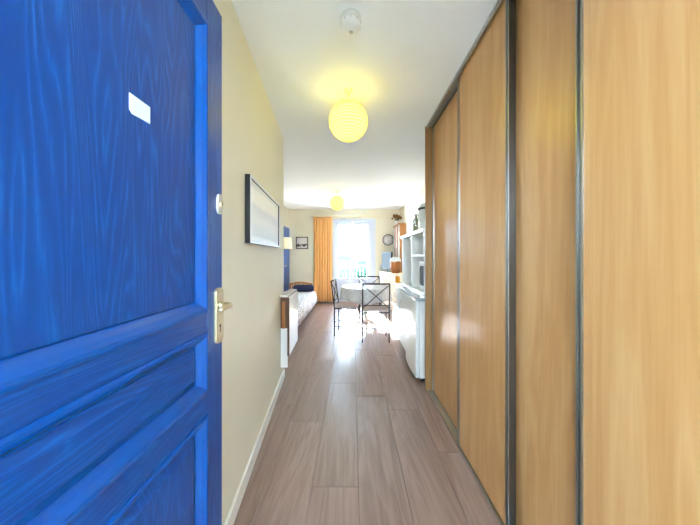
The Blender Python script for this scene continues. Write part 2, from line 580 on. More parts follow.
# unseen covered gallery, added to cut the sky light entering by the doorway
struct('light_block_roof', B(-3, 3, -2.3, -0.25, 2.45, 2.6), 'ceiling_white', 'added unseen white slab limiting sky light at the entrance', cat='ceiling')
struct('light_block_parapet', B(-3, 3, -2.3, -2.15, -0.15, 1.78), 'wall_white', 'added unseen white parapet limiting sky light at the entrance', cat='wall')
struct('light_block_left', B(-1.75, -1.6, -2.3, -0.25, -0.15, 2.45), 'wall_white', 'added unseen white wall blocking sky light from the left', cat='wall')  # end walls added to shut out sky light from the sides
struct('light_block_right', B(1.6, 1.75, -2.3, -0.25, -0.15, 2.45), 'wall_white', 'added unseen white wall blocking sky light from the right', cat='wall')
struct('light_bounce_floor', B(-3, 3, -2.2, -0.4, -0.15, -0.02), 'wall_white', 'unseen floor kept pale to bounce light in by the entrance', cat='floor')  # unseen floor, made pale so it bounces light up to the hall ceiling

# ------------------------------------------------------------------ window
window = thing('window_1', (0, FAR + 0.05, 0), 'tall white two-leaf French window at the end of the room', 'window', kind='structure')
cas = MB()
y0, y1 = FAR - 0.015, FAR + 0.14
cas.box(WX0, -0.46, y0, y1, 0.0, WZ1)
cas.box(0.46, WX1, y0, y1, 0.0, WZ1)
cas.box(-0.46, 0.46, y0, y1, 2.19, WZ1)
cas.build('window_frame', 'window_white', window, bevel=0.006)
B(-0.46, 0.46, FAR, FAR + 0.3, 0.0, 0.03).build('window_sill', 'window_white', window)
def leaf(xa, xb, side):
    yl0, yl1 = FAR + 0.06, FAR + 0.105
    ga = xa + (0.05 if side < 0 else 0.045); gb = xb - (0.045 if side < 0 else 0.05)
    sash = MB()
    sash.box(xa, ga, yl0, yl1, 0.035, 2.185); sash.box(gb, xb, yl0, yl1, 0.035, 2.185)
    sash.box(ga, gb, yl0, yl1, 2.115, 2.185); sash.box(ga, gb, yl0, yl1, 0.035, 0.10); sash.box(ga, gb, yl0, yl1, 0.56, 0.64)
    s = sash.build('casement', 'window_white', window, bevel=0.004)
    B(ga, gb, yl0 + 0.018, yl0 + 0.024, 0.64, 2.115).build('pane', 'pane_glass', s)
    B(ga, gb, yl0 + 0.010, yl0 + 0.030, 0.10, 0.56).build('lower_panel', 'window_white', s)
    return s
sl = leaf(-0.46, -0.002, -1)
sr = leaf(0.002, 0.46, 1)
MB().tube([(0.03, FAR + 0.05, 1.00), (0.03, FAR + 0.05, 1.12)], 0.010).tube([(0.03, FAR + 0.06, 1.06), (0.03, FAR + 0.045, 1.06)], 0.006).build('window_handle', 'aluminium', sr)

# balcony guard outside
rail = thing('balcony_railing', (0, FAR + 0.45, 0.0), 'grey metal railing with upright bars outside the window', 'railing')
B(-0.75, 0.75, FAR + 0.44, FAR + 0.47, 0.98, 1.01).build('top_rail', 'rail_grey', rail)
B(-0.75, 0.75, FAR + 0.44, FAR + 0.47, 0.08, 0.10).build('bottom_rail', 'rail_grey', rail)
for i in range(15):
    x = -0.7 + i * 0.1
    MB().tube([(x, FAR + 0.455, 0.0 if i % 7 == 0 else 0.10), (x, FAR + 0.455, 0.98)], 0.008, 6).build('bar', 'rail_grey', rail)
struct('balcony_slab', B(-0.9, 0.9, FAR + 0.3, FAR + 0.55, -0.15, 0.0), 'concrete', 'concrete slab of the balcony outside the window', cat='balcony')

# ------------------------------------------------------------------ entrance door
DXF, DXB = -0.418, -0.456
door = thing('door_1', (DXF, -0.09, 0.0), 'blue painted panelled entrance door standing open on the left', 'door', kind='structure')
Y0, Y1, Z0, Z1 = -0.09, 0.862, 0.012, 2.04
def bd(name, y0, y1, z0, z1, mat): return B(DXB, DXF, y0, y1, z0, z1, ch=0.0015).build(name, mat, door)
SY0, SY1 = 0.0, 0.771
bd('stile', Y0, SY0, Z0, Z1, 'blue_vertical')
bd('stile', SY1, Y1, Z0, Z1, 'blue_vertical')
openings = [(1.12, 1.94), (0.892, 1.058), (0.14, 0.82)]
rails = [(1.94, Z1), (1.058, 1.12), (0.82, 0.892), (Z0, 0.14)]
RAILM = 'blue_horizontal'
for a, b in rails: bd('rail', SY0, SY1, a, b, RAILM)
def ring(y0, y1, z0, z1, prof, mb=None):
    mb = mb or MB()
    vs = []
    for d, h in prof:
        x = DXF + h
        vs += [(x, y0 + d, z0 + d), (x, y1 - d, z0 + d), (x, y1 - d, z1 - d), (x, y0 + d, z1 - d)]
    fs = []
    for i in range(len(prof) - 1):
        for k in range(4):
            l = (k + 1) % 4
            fs.append((i * 4 + k, i * 4 + l, (i + 1) * 4 + l, (i + 1) * 4 + k))
    return mb.add(vs, fs)
for i, (a, b) in enumerate(openings):
    mo = ring(SY0, SY1, a, b, [(-0.004, -0.004), (-0.004, 0.003), (0.002, 0.005), (0.008, 0.004), (0.018, -0.004), (0.026, -0.013), (0.030, -0.016), (0.030, -0.03), (-0.004, -0.03), (-0.004, -0.004)])
    mo.build('moulding', 'blue_paint', door)
    prof = [(0.029, -0.018), (0.034, -0.0145), (0.036, -0.0145)] if i == 0 else [(0.029, -0.018), (0.05, -0.0075), (0.052, -0.006)]
    pn = ring(SY0, SY1, a, b, prof)
    d, h = prof[-1]; x = DXF + h
    pn.add([(x, SY0 + d, a + d), (x, SY1 - d, a + d), (x, SY1 - d, b - d), (x, SY0 + d, b - d)], [(0, 1, 2, 3)])
    d, h = prof[0]
    pn.box(DXB + 0.012, DXF + h - 0.0002, SY0 + 0.001, SY1 - 0.001, a + 0.001, b - 0.001)
    pn.build('panel', 'blue_horizontal' if i == 1 else 'blue_vertical', door)
# handle plate with lever
hp = MB()
pts = []
py, pz, pw, ph = 0.834, 1.094, 0.0235, 0.085
for i in range(13):
    th = math.pi * i / 12
    pts.append((py + pw * math.cos(th), pz + ph - pw * 0.6 + pw * 0.6 * math.sin(th)))
for i in range(13):
    th = math.pi + math.pi * i / 12
    pts.append((py + pw * math.cos(th), pz - ph + pw * 0.6 + pw * 0.6 * math.sin(th)))
hp.prism(pts, 'x', DXF - 0.001, DXF + 0.008)
plate = tag(hp.build('handle_plate', 'brass', door, bevel=0.002), 'brass handle plate with keyhole')
lv = MB()
lz = 1.126
lv.tube([(DXF + 0.006, 0.832, lz), (DXF + 0.014, 0.832, lz), (DXF + 0.020, 0.832, lz)], [0.013, 0.013, 0.009], 14)
lv.tube([(DXF + 0.018, 0.832, lz), (DXF + 0.034, 0.831, lz), (DXF + 0.044, 0.824, lz), (DXF + 0.046, 0.812, lz + 0.001), (DXF + 0.045, 0.795, lz + 0.001), (DXF + 0.044, 0.778, lz), (DXF + 0.043, 0.762, lz - 0.003)],
        [0.009, 0.009, 0.009, 0.0085, 0.008, 0.0075, 0.0055], 12)
lv.build('lever', 'brass', plate)
kh = MB(); kh.tube([(DXF + 0.007, py, 1.062), (DXF + 0.0085, py, 1.062)], 0.005, 12); kh.box(DXF + 0.007, DXF + 0.0085, py - 0.0022, py + 0.0022, 1.042, 1.062)
kh.build('keyhole', 'black', plate)
for z in (1.160, 1.028): MB().lathe([(0.0042, DXF + 0.0075), (0.0042, DXF + 0.0088), (0.003, DXF + 0.0096)], (0, py, z), 10, 'x').build('screw', 'brass', plate)
# safety lock rose
lp = MB(); pts = []
ly, lz_ = 0.841, 1.438
for i in range(24):
    th = 2 * math.pi * i / 24
    c, s = math.cos(th), math.sin(th)
    pts.append((ly + 0.0165 * math.copysign(abs(c) ** 0.6, c), lz_ + 0.031 * math.copysign(abs(s) ** 0.8, s)))
lp.prism(pts, 'x', DXF - 0.001, DXF + 0.006)
rose = tag(lp.build('lock_plate', 'pale_metal', door, bevel=0.0015), 'small pale metal lock plate')
MB().lathe([(0.0095, DXF + 0.005), (0.0095, DXF + 0.010), (0.0075, DXF + 0.012)], (0, ly, lz_), 18, 'x').build('lock_cylinder', 'brass', rose)
B(DXF + 0.0115, DXF + 0.0125, ly - 0.0013, ly + 0.0013, lz_ - 0.006, lz_ + 0.004).build('key_slot', 'black', rose)
for z in (0.25, 1.05, 1.8):
    MB().tube([(DXF + 0.004, Y0 - 0.006, z), (DXF + 0.004, Y0 - 0.006, z + 0.09)], 0.007, 10).build('hinge', 'brass', door)

note = MB()
pn_x = DXF - 0.0145
note.prism([(0.527, 1.556), (0.574, 1.5585), (0.574, 1.594), (0.521, 1.594), (0.521, 1.562)], 'x', pn_x + 0.0002, pn_x + 0.0014)
tag(note.build('paper_note', 'note_print'), 'small white paper label stuck high on the blue door', 'label')

# ------------------------------------------------------------------ sliding wardrobe
CX = 0.709         # face of the front-track doors
RX = 0.752         # face of the rear-track doors
CY1 = 2.54
ward = thing('sliding_wardrobe', (1.0, 1.2, 0), 'long built-in wardrobe with pale beech sliding doors along the right', 'wardrobe')
B(0.683, RIGHT - 0.002, CY1, CY1 + 0.022, 0, CEIL - 0.003, ch=0.001).build('side_panel', 'shaded_closet_wood', ward)
B(0.80, RIGHT - 0.002, -0.10, -0.08, 0, CEIL - 0.003).build('side_panel', 'shaded_closet_wood', ward)
tt = MB()
tt.box(0.690, 0.700, -0.10, CY1 - 0.001, CEIL - 0.030, CEIL - 0.002)
tt.box(0.700, 0.80, -0.10, CY1 - 0.001, CEIL - 0.008, CEIL - 0.002)
tt.build('top_track', 'aluminium', ward)
tt = MB(); tt.box(0.7425, 0.746, -0.10, CY1 - 0.001, CEIL - 0.034, CEIL - 0.0085)
tt.build('top_guide', 'aluminium_dark', ward)
bt = MB()
bt.box(0.700, 0.7045, -0.10, CY1 - 0.001, 0.0, 0.016)
bt.box(0.7045, 0.80, -0.10, CY1 - 0.001, 0.0, 0.005)
bt.box(0.7435, 0.7465, -0.10, CY1 - 0.001, 0.005, 0.014)
bt.build('bottom_track', 'aluminium', ward)
DTOP = CEIL - 0.012
def sdoor(x, y0, y1, zt=DTOP):
    th = 0.030
    z0 = 0.017
    d = B(x, x + th - 0.008, y0 + 0.012, y1 - 0.012, z0, zt).build('sliding_door', 'closet_wood', ward)
    for (a, b, inner) in ((y0, y0 + 0.024, 1), (y1 - 0.024, y1, -1)):
        B(x - 0.0005, x + th, a, b, z0, zt).build('edge_profile', 'aluminium_dark', d)
        p = MB()
        p.box(x - 0.005, x - 0.0005, a, a + 0.005, z0, zt); p.box(x - 0.005, x - 0.0005, b - 0.005, b, z0, zt)   # lips of the finger groove
        p.build('profile_lip', 'aluminium', d)
    return d
sdoor(CX, 1.225, 1.823)
sdoor(RX, 1.76, CY1 - 0.004, CEIL - 0.028)
sdoor(RX, 0.78, 1.30, CEIL - 0.028)
sdoor(CX, 0.02, 0.8546)

# ------------------------------------------------------------------ wide framed picture on the hall wall
ang = math.atan(0.096)
pic = thing('framed_picture', (wall_x(1.957), 1.957, 1.346), 'wide panoramic picture in a slim black and silver frame on the hall wall', 'picture')
pic.rotation_euler = (0, 0, ang)
HL, HH, PD = 0.463, 0.384, 0.030
def loc(mb): return mb
fr = MB()
# frame: black sides, silver face (local: x out of wall, y along wall, z up)
for (a, b, c, d) in ((-HL, HL, 0, 0.016), (-HL, HL, HH - 0.016, HH), (-HL, -HL + 0.016, 0.016, HH - 0.016), (HL - 0.016, HL, 0.016, HH - 0.016)):
    fr.box(0.001, PD, a, b, c, d)
o = fr.build('frame', 'black', None, origin=(0, 0, 0)); o.parent = pic
fr = MB()
for (a, b, c, d) in ((-HL + 0.001, HL - 0.001, 0.001, 0.015), (-HL + 0.001, HL - 0.001, HH - 0.015, HH - 0.001), (-HL + 0.001, -HL + 0.015, 0.015, HH - 0.015), (HL - 0.015, HL - 0.001, 0.015, HH - 0.015)):
    fr.box(PD, PD + 0.0025, a, b, c, d)
o = fr.build('frame_face', 'frame_white', None, origin=(0, 0, 0)); o.parent = pic
o = B(0.012, 0.021, -HL + 0.014, HL - 0.014, 0.014, HH - 0.014).build('mat_board', 'frame_white', None, origin=(0, 0, 0)); o.parent = pic
o = B(0.0205, 0.0225, -HL + 0.055, HL - 0.055, 0.05, HH - 0.05).build('print', 'panorama_print', None, origin=(0, 0, 0)); o.parent = pic
for yy in (-0.30, 0.30):
    o = MB().tube([(0.003, yy, HH - 0.004), (0.010, yy, HH + 0.006), (0.012, yy, HH + 0.016), (0.006, yy, HH + 0.022), (0.001, yy, HH + 0.016)], 0.0028, 8).build('hook', 'chrome', None, origin=(0, 0, 0)); o.parent = pic

# ------------------------------------------------------------------ smoke detector
SDX, SDY = (351 - 353) * 1.38 / F, 1.38
sd = thing('smoke_detector', (SDX, SDY, CEIL - 0.066), 'round white smoke detector on the hall ceiling', 'smoke detector')
MB().lathe([(0.050, CEIL - 0.0005), (0.050, CEIL - 0.022), (0.047, CEIL - 0.024)], (SDX, SDY, 0), 40).build('base', 'matt_white', sd)
MB().lathe([(0.0445, CEIL - 0.024), (0.0515, CEIL - 0.028), (0.0515, CEIL - 0.046), (0.049, CEIL - 0.054), (0.038, CEIL - 0.063), (0.020, CEIL - 0.066), (0.0, CEIL - 0.066)], (SDX, SDY, 0), 40).build('housing', 'gloss_white', sd)
MB().lathe([(0.011, CEIL - 0.0655), (0.011, CEIL - 0.068), (0.0, CEIL - 0.0685)], (SDX, SDY + 0.012, 0), 16).build('test_button', 'shelf_grey', sd)
for i in range(10):
    th = 2 * math.pi * i / 10 + 0.3
    c, s = math.cos(th), math.sin(th)
    MB().tube([(SDX + 0.0515 * c, SDY + 0.0515 * s, CEIL - 0.032), (SDX + 0.0515 * c, SDY + 0.0515 * s, CEIL - 0.044)], 0.0022, 6).build('vent_slot', 'shelf_grey', sd)

# ------------------------------------------------------------------ paper lanterns
def lantern(x, y, zc, ceil, label):
    R = 0.14
    L = thing('paper_lantern', (x, y, zc - R * 0.97), label, 'lamp', 'round paper ceiling lanterns')
    pr = []
    n = 44
    for i in range(n + 1):
        a = math.radians(18) + (math.pi - 2 * math.radians(18)) * i / n
        rr = R * (1 + 0.012 * math.cos(i * math.pi))      # crimped between the wires
        pr.append((rr * math.sin(a), zc - R * 0.97 * math.cos(a)))
    m = MB().lathe(pr, (x, y, 0), 48)
    m.f = [f for f in m.f if len(f) == 4]; m.s = m.s[:len(m.f)]
    sh = m.build('shade', 'lantern_paper', L)
    zt, zb = zc + R * 0.97 * math.cos(math.radians(18)), zc - R * 0.97 * math.cos(math.radians(18))
    ro = R * math.sin(math.radians(18))
    for k in range(1, 16):
        a = math.radians(18) + (math.pi - 2 * math.radians(18)) * k / 16
        r_ = R * 1.009 * math.sin(a); z_ = zc - R * 0.97 * math.cos(a)
        MB().tube([(x + r_ * math.cos(q * math.pi / 18), y + r_ * math.sin(q * math.pi / 18), z_) for q in range(36)], 0.0028, 4, closed=True).build('wire_ring', 'lantern_rib', L)
    for z in (zt, zb):
        MB().tube([(x + ro * math.cos(q * math.pi / 12), y + ro * math.sin(q * math.pi / 12), z) for q in range(24)], 0.0018, 6, closed=True).build('rim', 'lantern_rib', L)
    MB().tube([(x - ro, y, zt), (x - 0.02, y, zt + 0.016), (x, y, zt + 0.022), (x + 0.02, y, zt + 0.016), (x + ro, y, zt)], 0.0016, 6).build('hanger_wire', 'iron', L)
    MB().tube([(x, y, zc + 0.03), (x, y, zt + 0.02), (x, y, ceil - 0.012)], 0.003, 8).build('cord', 'matt_white', L)
    MB().lathe([(0.030, ceil - 0.0005), (0.030, ceil - 0.010), (0.022, ceil - 0.018), (0.006, ceil - 0.022)], (x, y, 0), 24).build('ceiling_cup', 'matt_white', L)
    MB().lathe([(0.0, zc - 0.05), (0.022, zc - 0.04), (0.030, zc - 0.015), (0.022, zc + 0.015), (0.014, zc + 0.035), (0.014, zc + 0.05)], (x, y, 0), 16).build('bulb', 'lantern_paper', L)
    return L
lantern(-0.034, 1.99, 2.262, CEIL, 'larger nearer yellow paper globe lantern lit on the hall ceiling')
lantern(-0.31, 5.29, 2.30, CEIL2, 'farther yellow paper globe lantern lit above the dining table')

# ------------------------------------------------------------------ folded drop-leaf table at the wall end
LT_Y0, LT_Y1 = 2.60, 3.08
lt = thing('drop_leaf_table', (-0.665, 2.84, 0.0), 'narrow folded drop-leaf table with white hanging leaf at the wall corner', 'table')
xa = -0.715; xb = -0.632
MB().prism([(wall_x(LT_Y0) + 0.004, LT_Y0), (xb + 0.012, LT_Y0), (xb - 0.006, LT_Y1), (wall_x(LT_Y1) + 0.03, LT_Y1)], 'z', 0.872, 0.892).build('table_top', 'tablecloth_print', lt, bevel=0.003)
lf = MB().prism([(xb + 0.002, LT_Y0 + 0.003), (xb + 0.020, LT_Y0 + 0.003), (xb + 0.002, LT_Y1), (xb - 0.016, LT_Y1)], 'z', 0.31, 0.870).build('drop_leaf', 'gloss_white', lt, bevel=0.002)
B(xb - 0.001, xb + 0.019, LT_Y0 - 0.001, LT_Y0 + 0.0028, 0.31, 0.870).build('edge_band', 'dark_wood', lf)
B(-0.702, xb - 0.006, LT_Y0 + 0.015, LT_Y0 + 0.035, 0.57, 0.870).build('end_board', 'dark_wood', lt)
B(-0.685, -0.655, LT_Y0 + 0.003, LT_Y0 + 0.0145, 0.57, 0.83).build('bracket', 'brown_wood', lt)
B(-0.700, xb - 0.004, LT_Y0 + 0.016, LT_Y0 + 0.034, 0.19, 0.569).build('lower_board', 'gloss_white', lt)

# ------------------------------------------------------------------ bed
BX0, BX1, BY0, BY1 = -1.66, -0.92, 4.35, 6.62
bed = thing('single_bed', ((BX0 + BX1) / 2, (BY0 + BY1) / 2, 0), 'single bed under a pale patterned quilt along the left wall', 'bed')
B(BX0 + 0.02, BX1 - 0.02, BY0 + 0.02, BY1 - 0.01, 0.10, 0.18).build('bed_base', 'brown_wood', bed)
for x in (BX0 + 0.07, BX1 - 0.07):
    for y in (BY0 + 0.1, BY1 - 0.1):
        MB().lathe([(0.02, 0.0), (0.024, 0.10)], (x, y, 0), 12).build('leg', 'brown_wood', bed)
B(BX0 + 0.015, BX1 - 0.015, BY0 + 0.015, BY1 - 0.005, 0.18, 0.375).build('mattress', 'matt_white', bed, bevel=0.03)
# quilt: draped shell with soft edges and wavy hem
q = MB()
nx, ny = 22, 40
grid = {}
for i in range(nx + 1):
    for j in range(ny + 1):
        u = -1 + 2 * i / nx; v = -1 + 2 * j / ny
        hx = (BX1 - BX0) / 2 + 0.015; hy = (BY1 - BY0) / 2 + 0.015
        flat = 0.80
        au, av = abs(u), abs(v)
        def prof(a, half, drop, fl):
            if a <= fl: return a / fl * (half - 0.05), 0.0
            tt_ = (a - fl) / (1 - fl)
            if tt_ < 0.3:
                th = tt_ / 0.3 * math.pi / 2
                return half - 0.05 + 0.05 * math.sin(th), -0.05 * (1 - math.cos(th))
            return half + 0.015 * (tt_ - 0.3), -0.05 - (tt_ - 0.3) / 0.7 * drop
        px, dz1 = prof(au, hx, 0.22, 0.72)
        py_, dz2 = prof(av, hy, 0.22, 0.88)
        dz = min(dz1, dz2)
        wob = 0.006 * math.sin(j * 1.3) if dz1 < -0.06 else 0.0
        x = (BX0 + BX1) / 2 + math.copysign(px + wob, u) if u else (BX0 + BX1) / 2
        y = (BY0 + BY1) / 2 + math.copysign(py_, v) if v else (BY0 + BY1) / 2
        z = 0.39 + dz + 0.006 * math.sin(i * 0.9) * math.cos(j * 0.7)
        grid[i, j] = len(q.v); q.v.append((x, y, z))
for i in range(nx):
    for j in range(ny):
        q.f.append([grid[i, j], grid[i + 1, j], grid[i + 1, j + 1], grid[i, j + 1]]); q.s.append(True)
qo = q.build('quilt', 'quilt_cloth', bed)
so = qo.modifiers.new('thick', 'SOLIDIFY'); so.thickness = 0.012; so.offset = 1
# headboard with arched top rail and slats
HBY = 6.70
hb = MB()
hx0, hx1 = -1.56, -1.03
pts_t = [(hx0 + (hx1 - hx0) * i / 16, 0.575 + 0.045 * math.sin(math.pi * i / 16)) for i in range(17)]
pts_b = [(hx0 + (hx1 - hx0) * i / 16, 0.535 + 0.035 * math.sin(math.pi * i / 16)) for i in range(17)][::-1]
hb.prism(pts_t + pts_b, 'y', HBY - 0.012, HBY + 0.012)
hbo = hb.build('headboard', 'orange_wood', bed, bevel=0.003)
for x in (hx0, hx1): B(x - 0.018, x + 0.018, HBY - 0.018, HBY + 0.018, 0.0, 0.585).build('headboard_post', 'orange_wood', hbo)
for i in range(1, 8):
    x = hx0 + (hx1 - hx0) * i / 8
    B(x - 0.012, x + 0.012, HBY - 0.007, HBY + 0.007, 0.30, 0.56).build('slat', 'orange_wood', hbo)
B(hx0, hx1, HBY - 0.010, HBY + 0.010, 0.26, 0.30).build('lower_rail', 'orange_wood', hbo)
# bolster
bo = MB()
pr = [(0.0, -1.415), (0.05, -1.41), (0.080, -1.38), (0.086, -1.2), (0.086, -1.12), (0.080, -0.97), (0.05, -0.935), (0.0, -0.93)]
bo.lathe(pr, (0, 6.42, 0.492), 24, 'x')
tag(bo.build('bolster_pillow', 'navy'), 'dark navy bolster pillow at the head of the bed', 'pillow')

# ------------------------------------------------------------------ left wall: blue panel, wall lamp, small picture
bp = thing('door_2', (LEFT + 0.02, 7.05, 0), 'soft blue narrow door on the left wall by the far corner', 'door', kind='structure')
B(LEFT + 0.001, LEFT + 0.03, 6.72, 7.32, 0.01, 2.0).build('door_leaf', 'blue_soft', bp, bevel=0.003)
for z0, z1 in ((0.15, 0.95), (1.07, 1.88)):
    B(LEFT + 0.03, LEFT + 0.036, 6.82, 7.22, z0, z1).build('panel', 'blue_soft', bp, bevel=0.003)
MB().lathe([(0.008, 0.03), (0.008, 0.05), (0.022, 0.055), (0.024, 0.07), (0.0, 0.078)], (LEFT, 6.78, 1.0), 16, 'x').build('knob', 'brass', bp)

wl = thing('wall_lamp', (LEFT, 6.45, 1.5), 'wall lamp with cream cloth shade above the bed', 'lamp')
LX, LY = -1.585, 6.45
MB().lathe([(0.045, 0.001), (0.045, 0.012), (0.03, 0.02), (0.0, 0.022)], (LEFT, LY, 1.43), 20, 'x').build('wall_plate', 'brass', wl)
MB().tube([(LEFT + 0.015, LY, 1.43), (LEFT + 0.08, LY, 1.42), (LX, LY, 1.43), (LX, LY, 1.52)], 0.007, 8).build('arm', 'brass', wl)
m = MB().lathe([(0.135, 1.425), (0.105, 1.70)], (LX, LY, 0), 32)
m.f = [f for f in m.f if len(f) == 4]; m.s = m.s[:len(m.f)]
so_ = m.build('lamp_shade', 'shade_cloth', wl)
sm = so_.modifiers.new('thick', 'SOLIDIFY'); sm.thickness = 0.003
MB().lathe([(0.0, 1.50), (0.014, 1.51), (0.014, 1.56), (0.028, 1.60), (0.0, 1.64)], (LX, LY, 0), 14).build('bulb', 'matt_white', wl)

sp_ = thing('framed_photograph', (-1.387, FAR, 1.445), 'small black framed black and white photograph on the far wall', 'picture')
x0, x1, z0, z1 = -1.55, -1.222, 1.443, 1.770
f_ = MB()
for (a, b, c, d) in ((x0, x1, z0, z0 + 0.022), (x0, x1, z1 - 0.022, z1), (x0, x0 + 0.022, z0 + 0.022, z1 - 0.022), (x1 - 0.022, x1, z0 + 0.022, z1 - 0.022)):
    f_.box(a, b, FAR - 0.022, FAR - 0.001, c, d)
f_.build('frame', 'black', sp_)
B(x0 + 0.02, x1 - 0.02, FAR - 0.012, FAR - 0.002, z0 + 0.02, z1 - 0.02).build('photograph', 'landscape_print', sp_)

# ------------------------------------------------------------------ curtain and rod
rod = thing('curtain_rod', (-0.15, 7.24, 2.33), 'pale slim curtain rod above the window', 'curtain rod')
RZ = 2.325
MB().tube([(-1.15, 7.25, RZ), (0.93, 7.25, RZ)], 0.011, 10).build('pole', 'shade_cloth', rod)
for x in (-1.16, 0.94): MB().lathe([(0.0, -0.022), (0.018, -0.014), (0.022, 0.0), (0.018, 0.014), (0.0, 0.022)], (x, 7.25, RZ), 14, 'x').build('finial', 'shade_cloth', rod)
for x in (-1.08, 0.86):
    MB().tube([(x, 7.25, RZ), (x, FAR - 0.001, RZ)], 0.008, 8).build('bracket', 'shade_cloth', rod)
cu = MB()
n, mz = 96, 26
cx0, cx1 = -1.07, -0.55
for j in range(mz + 1):
    v = j / mz
    z = 2.30 - v * 2.27
    pinch = 1.0 - 0.06 * math.sin(math.pi * min(1, v * 1.0)) + 0.06 * v
    for i in range(n + 1):
        u = i / n
        x = (cx0 + cx1) / 2 + (u - 0.5) * (cx1 - cx0) * pinch
        amp = 0.030 + 0.012 * v
        y = 7.24 + amp * math.sin(u * 2 * math.pi * 7.5 + 0.6 * math.sin(v * 3 + u * 5)) + 0.012 * math.sin(u * 2 * math.pi * 17 + v * 2)
        cu.v.append((x, y, z))
for j in range(mz):
    for i in range(n):
        a = j * (n + 1) + i
        cu.f.append([a, a + 1, a + n + 2, a + n + 1]); cu.s.append(True)
ct = thing('curtain', (-0.81, 7.24, 0.03), 'long orange curtain hanging left of the window', 'curtain')
co = cu.build('cloth', 'curtain_cloth', ct)
so = co.modifiers.new('thick', 'SOLIDIFY'); so.thickness = 0.003
for i in range(8):
    x = cx0 + 0.03 + (cx1 - cx0 - 0.06) * i / 7
    MB().tube([(x, 7.25 + 0.017 * math.cos(k * math.pi / 8), RZ - 0.003 + 0.019 * math.sin(k * math.pi / 8)) for k in range(16)], 0.0022, 6, closed=True).build('ring', 'shade_cloth', ct)

# ------------------------------------------------------------------ clock
ck = thing('wall_clock', (0.953, FAR, 1.69), 'round white wall clock with dark rim beside the window', 'clock')
KX, KZ, KR = 0.955, 1.69, 0.152
MB().lathe([(KR - 0.016, -0.001), (KR, -0.001), (KR, -0.030), (KR - 0.008, -0.036), (KR - 0.018, -0.030), (KR - 0.018, -0.012)], (KX, FAR, KZ), 40, 'y').build('rim', 'black', ck)
MB().lathe([(0.0, -0.018), (KR - 0.015, -0.018), (KR - 0.015, -0.004), (0.0, -0.004)], (KX, FAR, KZ), 40, 'y').build('dial', 'matt_white', ck)
for k in range(12):
    th = math.pi * k / 6
    mb = MB()
    d = Vector((math.sin(th), 0, math.cos(th))); s = Vector((math.cos(th), 0, -math.sin(th)))
    w, l0, l1 = 0.005, 0.095, 0.122
    c = Vector((KX, FAR - 0.0185, KZ))
    ring_ = [c + d * l0 + s * w, c + d * l1 + s * w, c + d * l1 - s * w, c + d * l0 - s * w]
    mb.add(ring_ + [p + Vector((0, -0.001, 0)) for p in ring_], [(0, 1, 2, 3), (7, 6, 5, 4), (0, 1, 5, 4), (1, 2, 6, 5), (2, 3, 7, 6), (3, 0, 4, 7)])
    mb.build('hour_mark', 'black', ck)
for (th, ln, w) in ((math.radians(150), 0.06, 0.006), (math.radians(-12), 0.095, 0.004)):
    d = Vector((math.sin(th), 0, math.cos(th)))
    c = Vector((KX, FAR - 0.022, KZ))
    MB().tube([c - d * 0.015, c + d * ln], w * 0.6, 6).build('hand', 'black', ck)

# ------------------------------------------------------------------ dining table, cloth, chairs
TX, TY, TR = 0.22, 4.62, 0.41
tb = thing('dining_table', (TX, TY, 0), 'round dining table on a white pedestal under the patterned cloth', 'table')
MB().lathe([(TR - 0.004, 0.722), (TR, 0.727), (TR, 0.740), (TR - 0.004, 0.745)], (TX, TY, 0), 48, smooth=False).build('table_top', 'matt_white', tb)
MB().lathe([(0.28, 0.66), (0.29, 0.66), (0.29, 0.722), (0.28, 0.722)], (TX, TY, 0), 32).build('apron', 'matt_white', tb)
MB().lathe([(0.075, 0.10), (0.06, 0.13), (0.032, 0.18), (0.028, 0.30), (0.036, 0.45), (0.028, 0.58), (0.05, 0.66), (0.12, 0.7215)], (TX, TY, 0), 24).build('pedestal', 'matt_white', tb)
for k in range(3):
    th = math.radians(30 + 120 * k)
    c, s_ = math.cos(th), math.sin(th)
    MB().tube([(TX + d * c, TY + d * s_, z) for d, z in ((0.03, 0.15), (0.09, 0.14), (0.15, 0.10), (0.20, 0.05), (0.25, 0.022), (0.29, 0.017))], [0.03, 0.026, 0.022, 0.019, 0.017, 0.016], 10).build('foot', 'matt_white', tb)
cl = MB()
n = 96
prof = [(0.0, 0.748), (0.15, 0.748), (0.30, 0.748), (TR - 0.01, 0.748), (TR + 0.006, 0.743), (TR + 0.012, 0.73), (TR + 0.016, 0.69), (TR + 0.02, 0.63), (TR + 0.025, 0.57), (TR + 0.03, 0.525)]
for i, (r, z) in enumerate(prof):
    for k in range(n):
        th = 2 * math.pi * k / n
        w = max(0, i - 5) / 4
        rr = r + w * 0.022 * math.sin(th * 11 + 0.4 * math.sin(th * 3))
        zz = z - w * 0.02 * math.cos(th * 4 + 0.3)
        cl.v.append((TX + rr * math.cos(th), TY + rr * math.sin(th), zz))
for i in range(len(prof) - 1):
    for k in range(n):
        l = (k + 1) % n
        cl.f.append([i * n + k, i * n + l, (i + 1) * n + l, (i + 1) * n + k]); cl.s.append(True)
clo = cl.build('tablecloth', 'tablecloth_print', origin=(TX, TY, 0.525))
so = clo.modifiers.new('thick', 'SOLIDIFY'); so.thickness = 0.002; so.offset = -1
tag(clo, 'grey patterned wipe-clean cloth hanging over the round table', 'tablecloth')

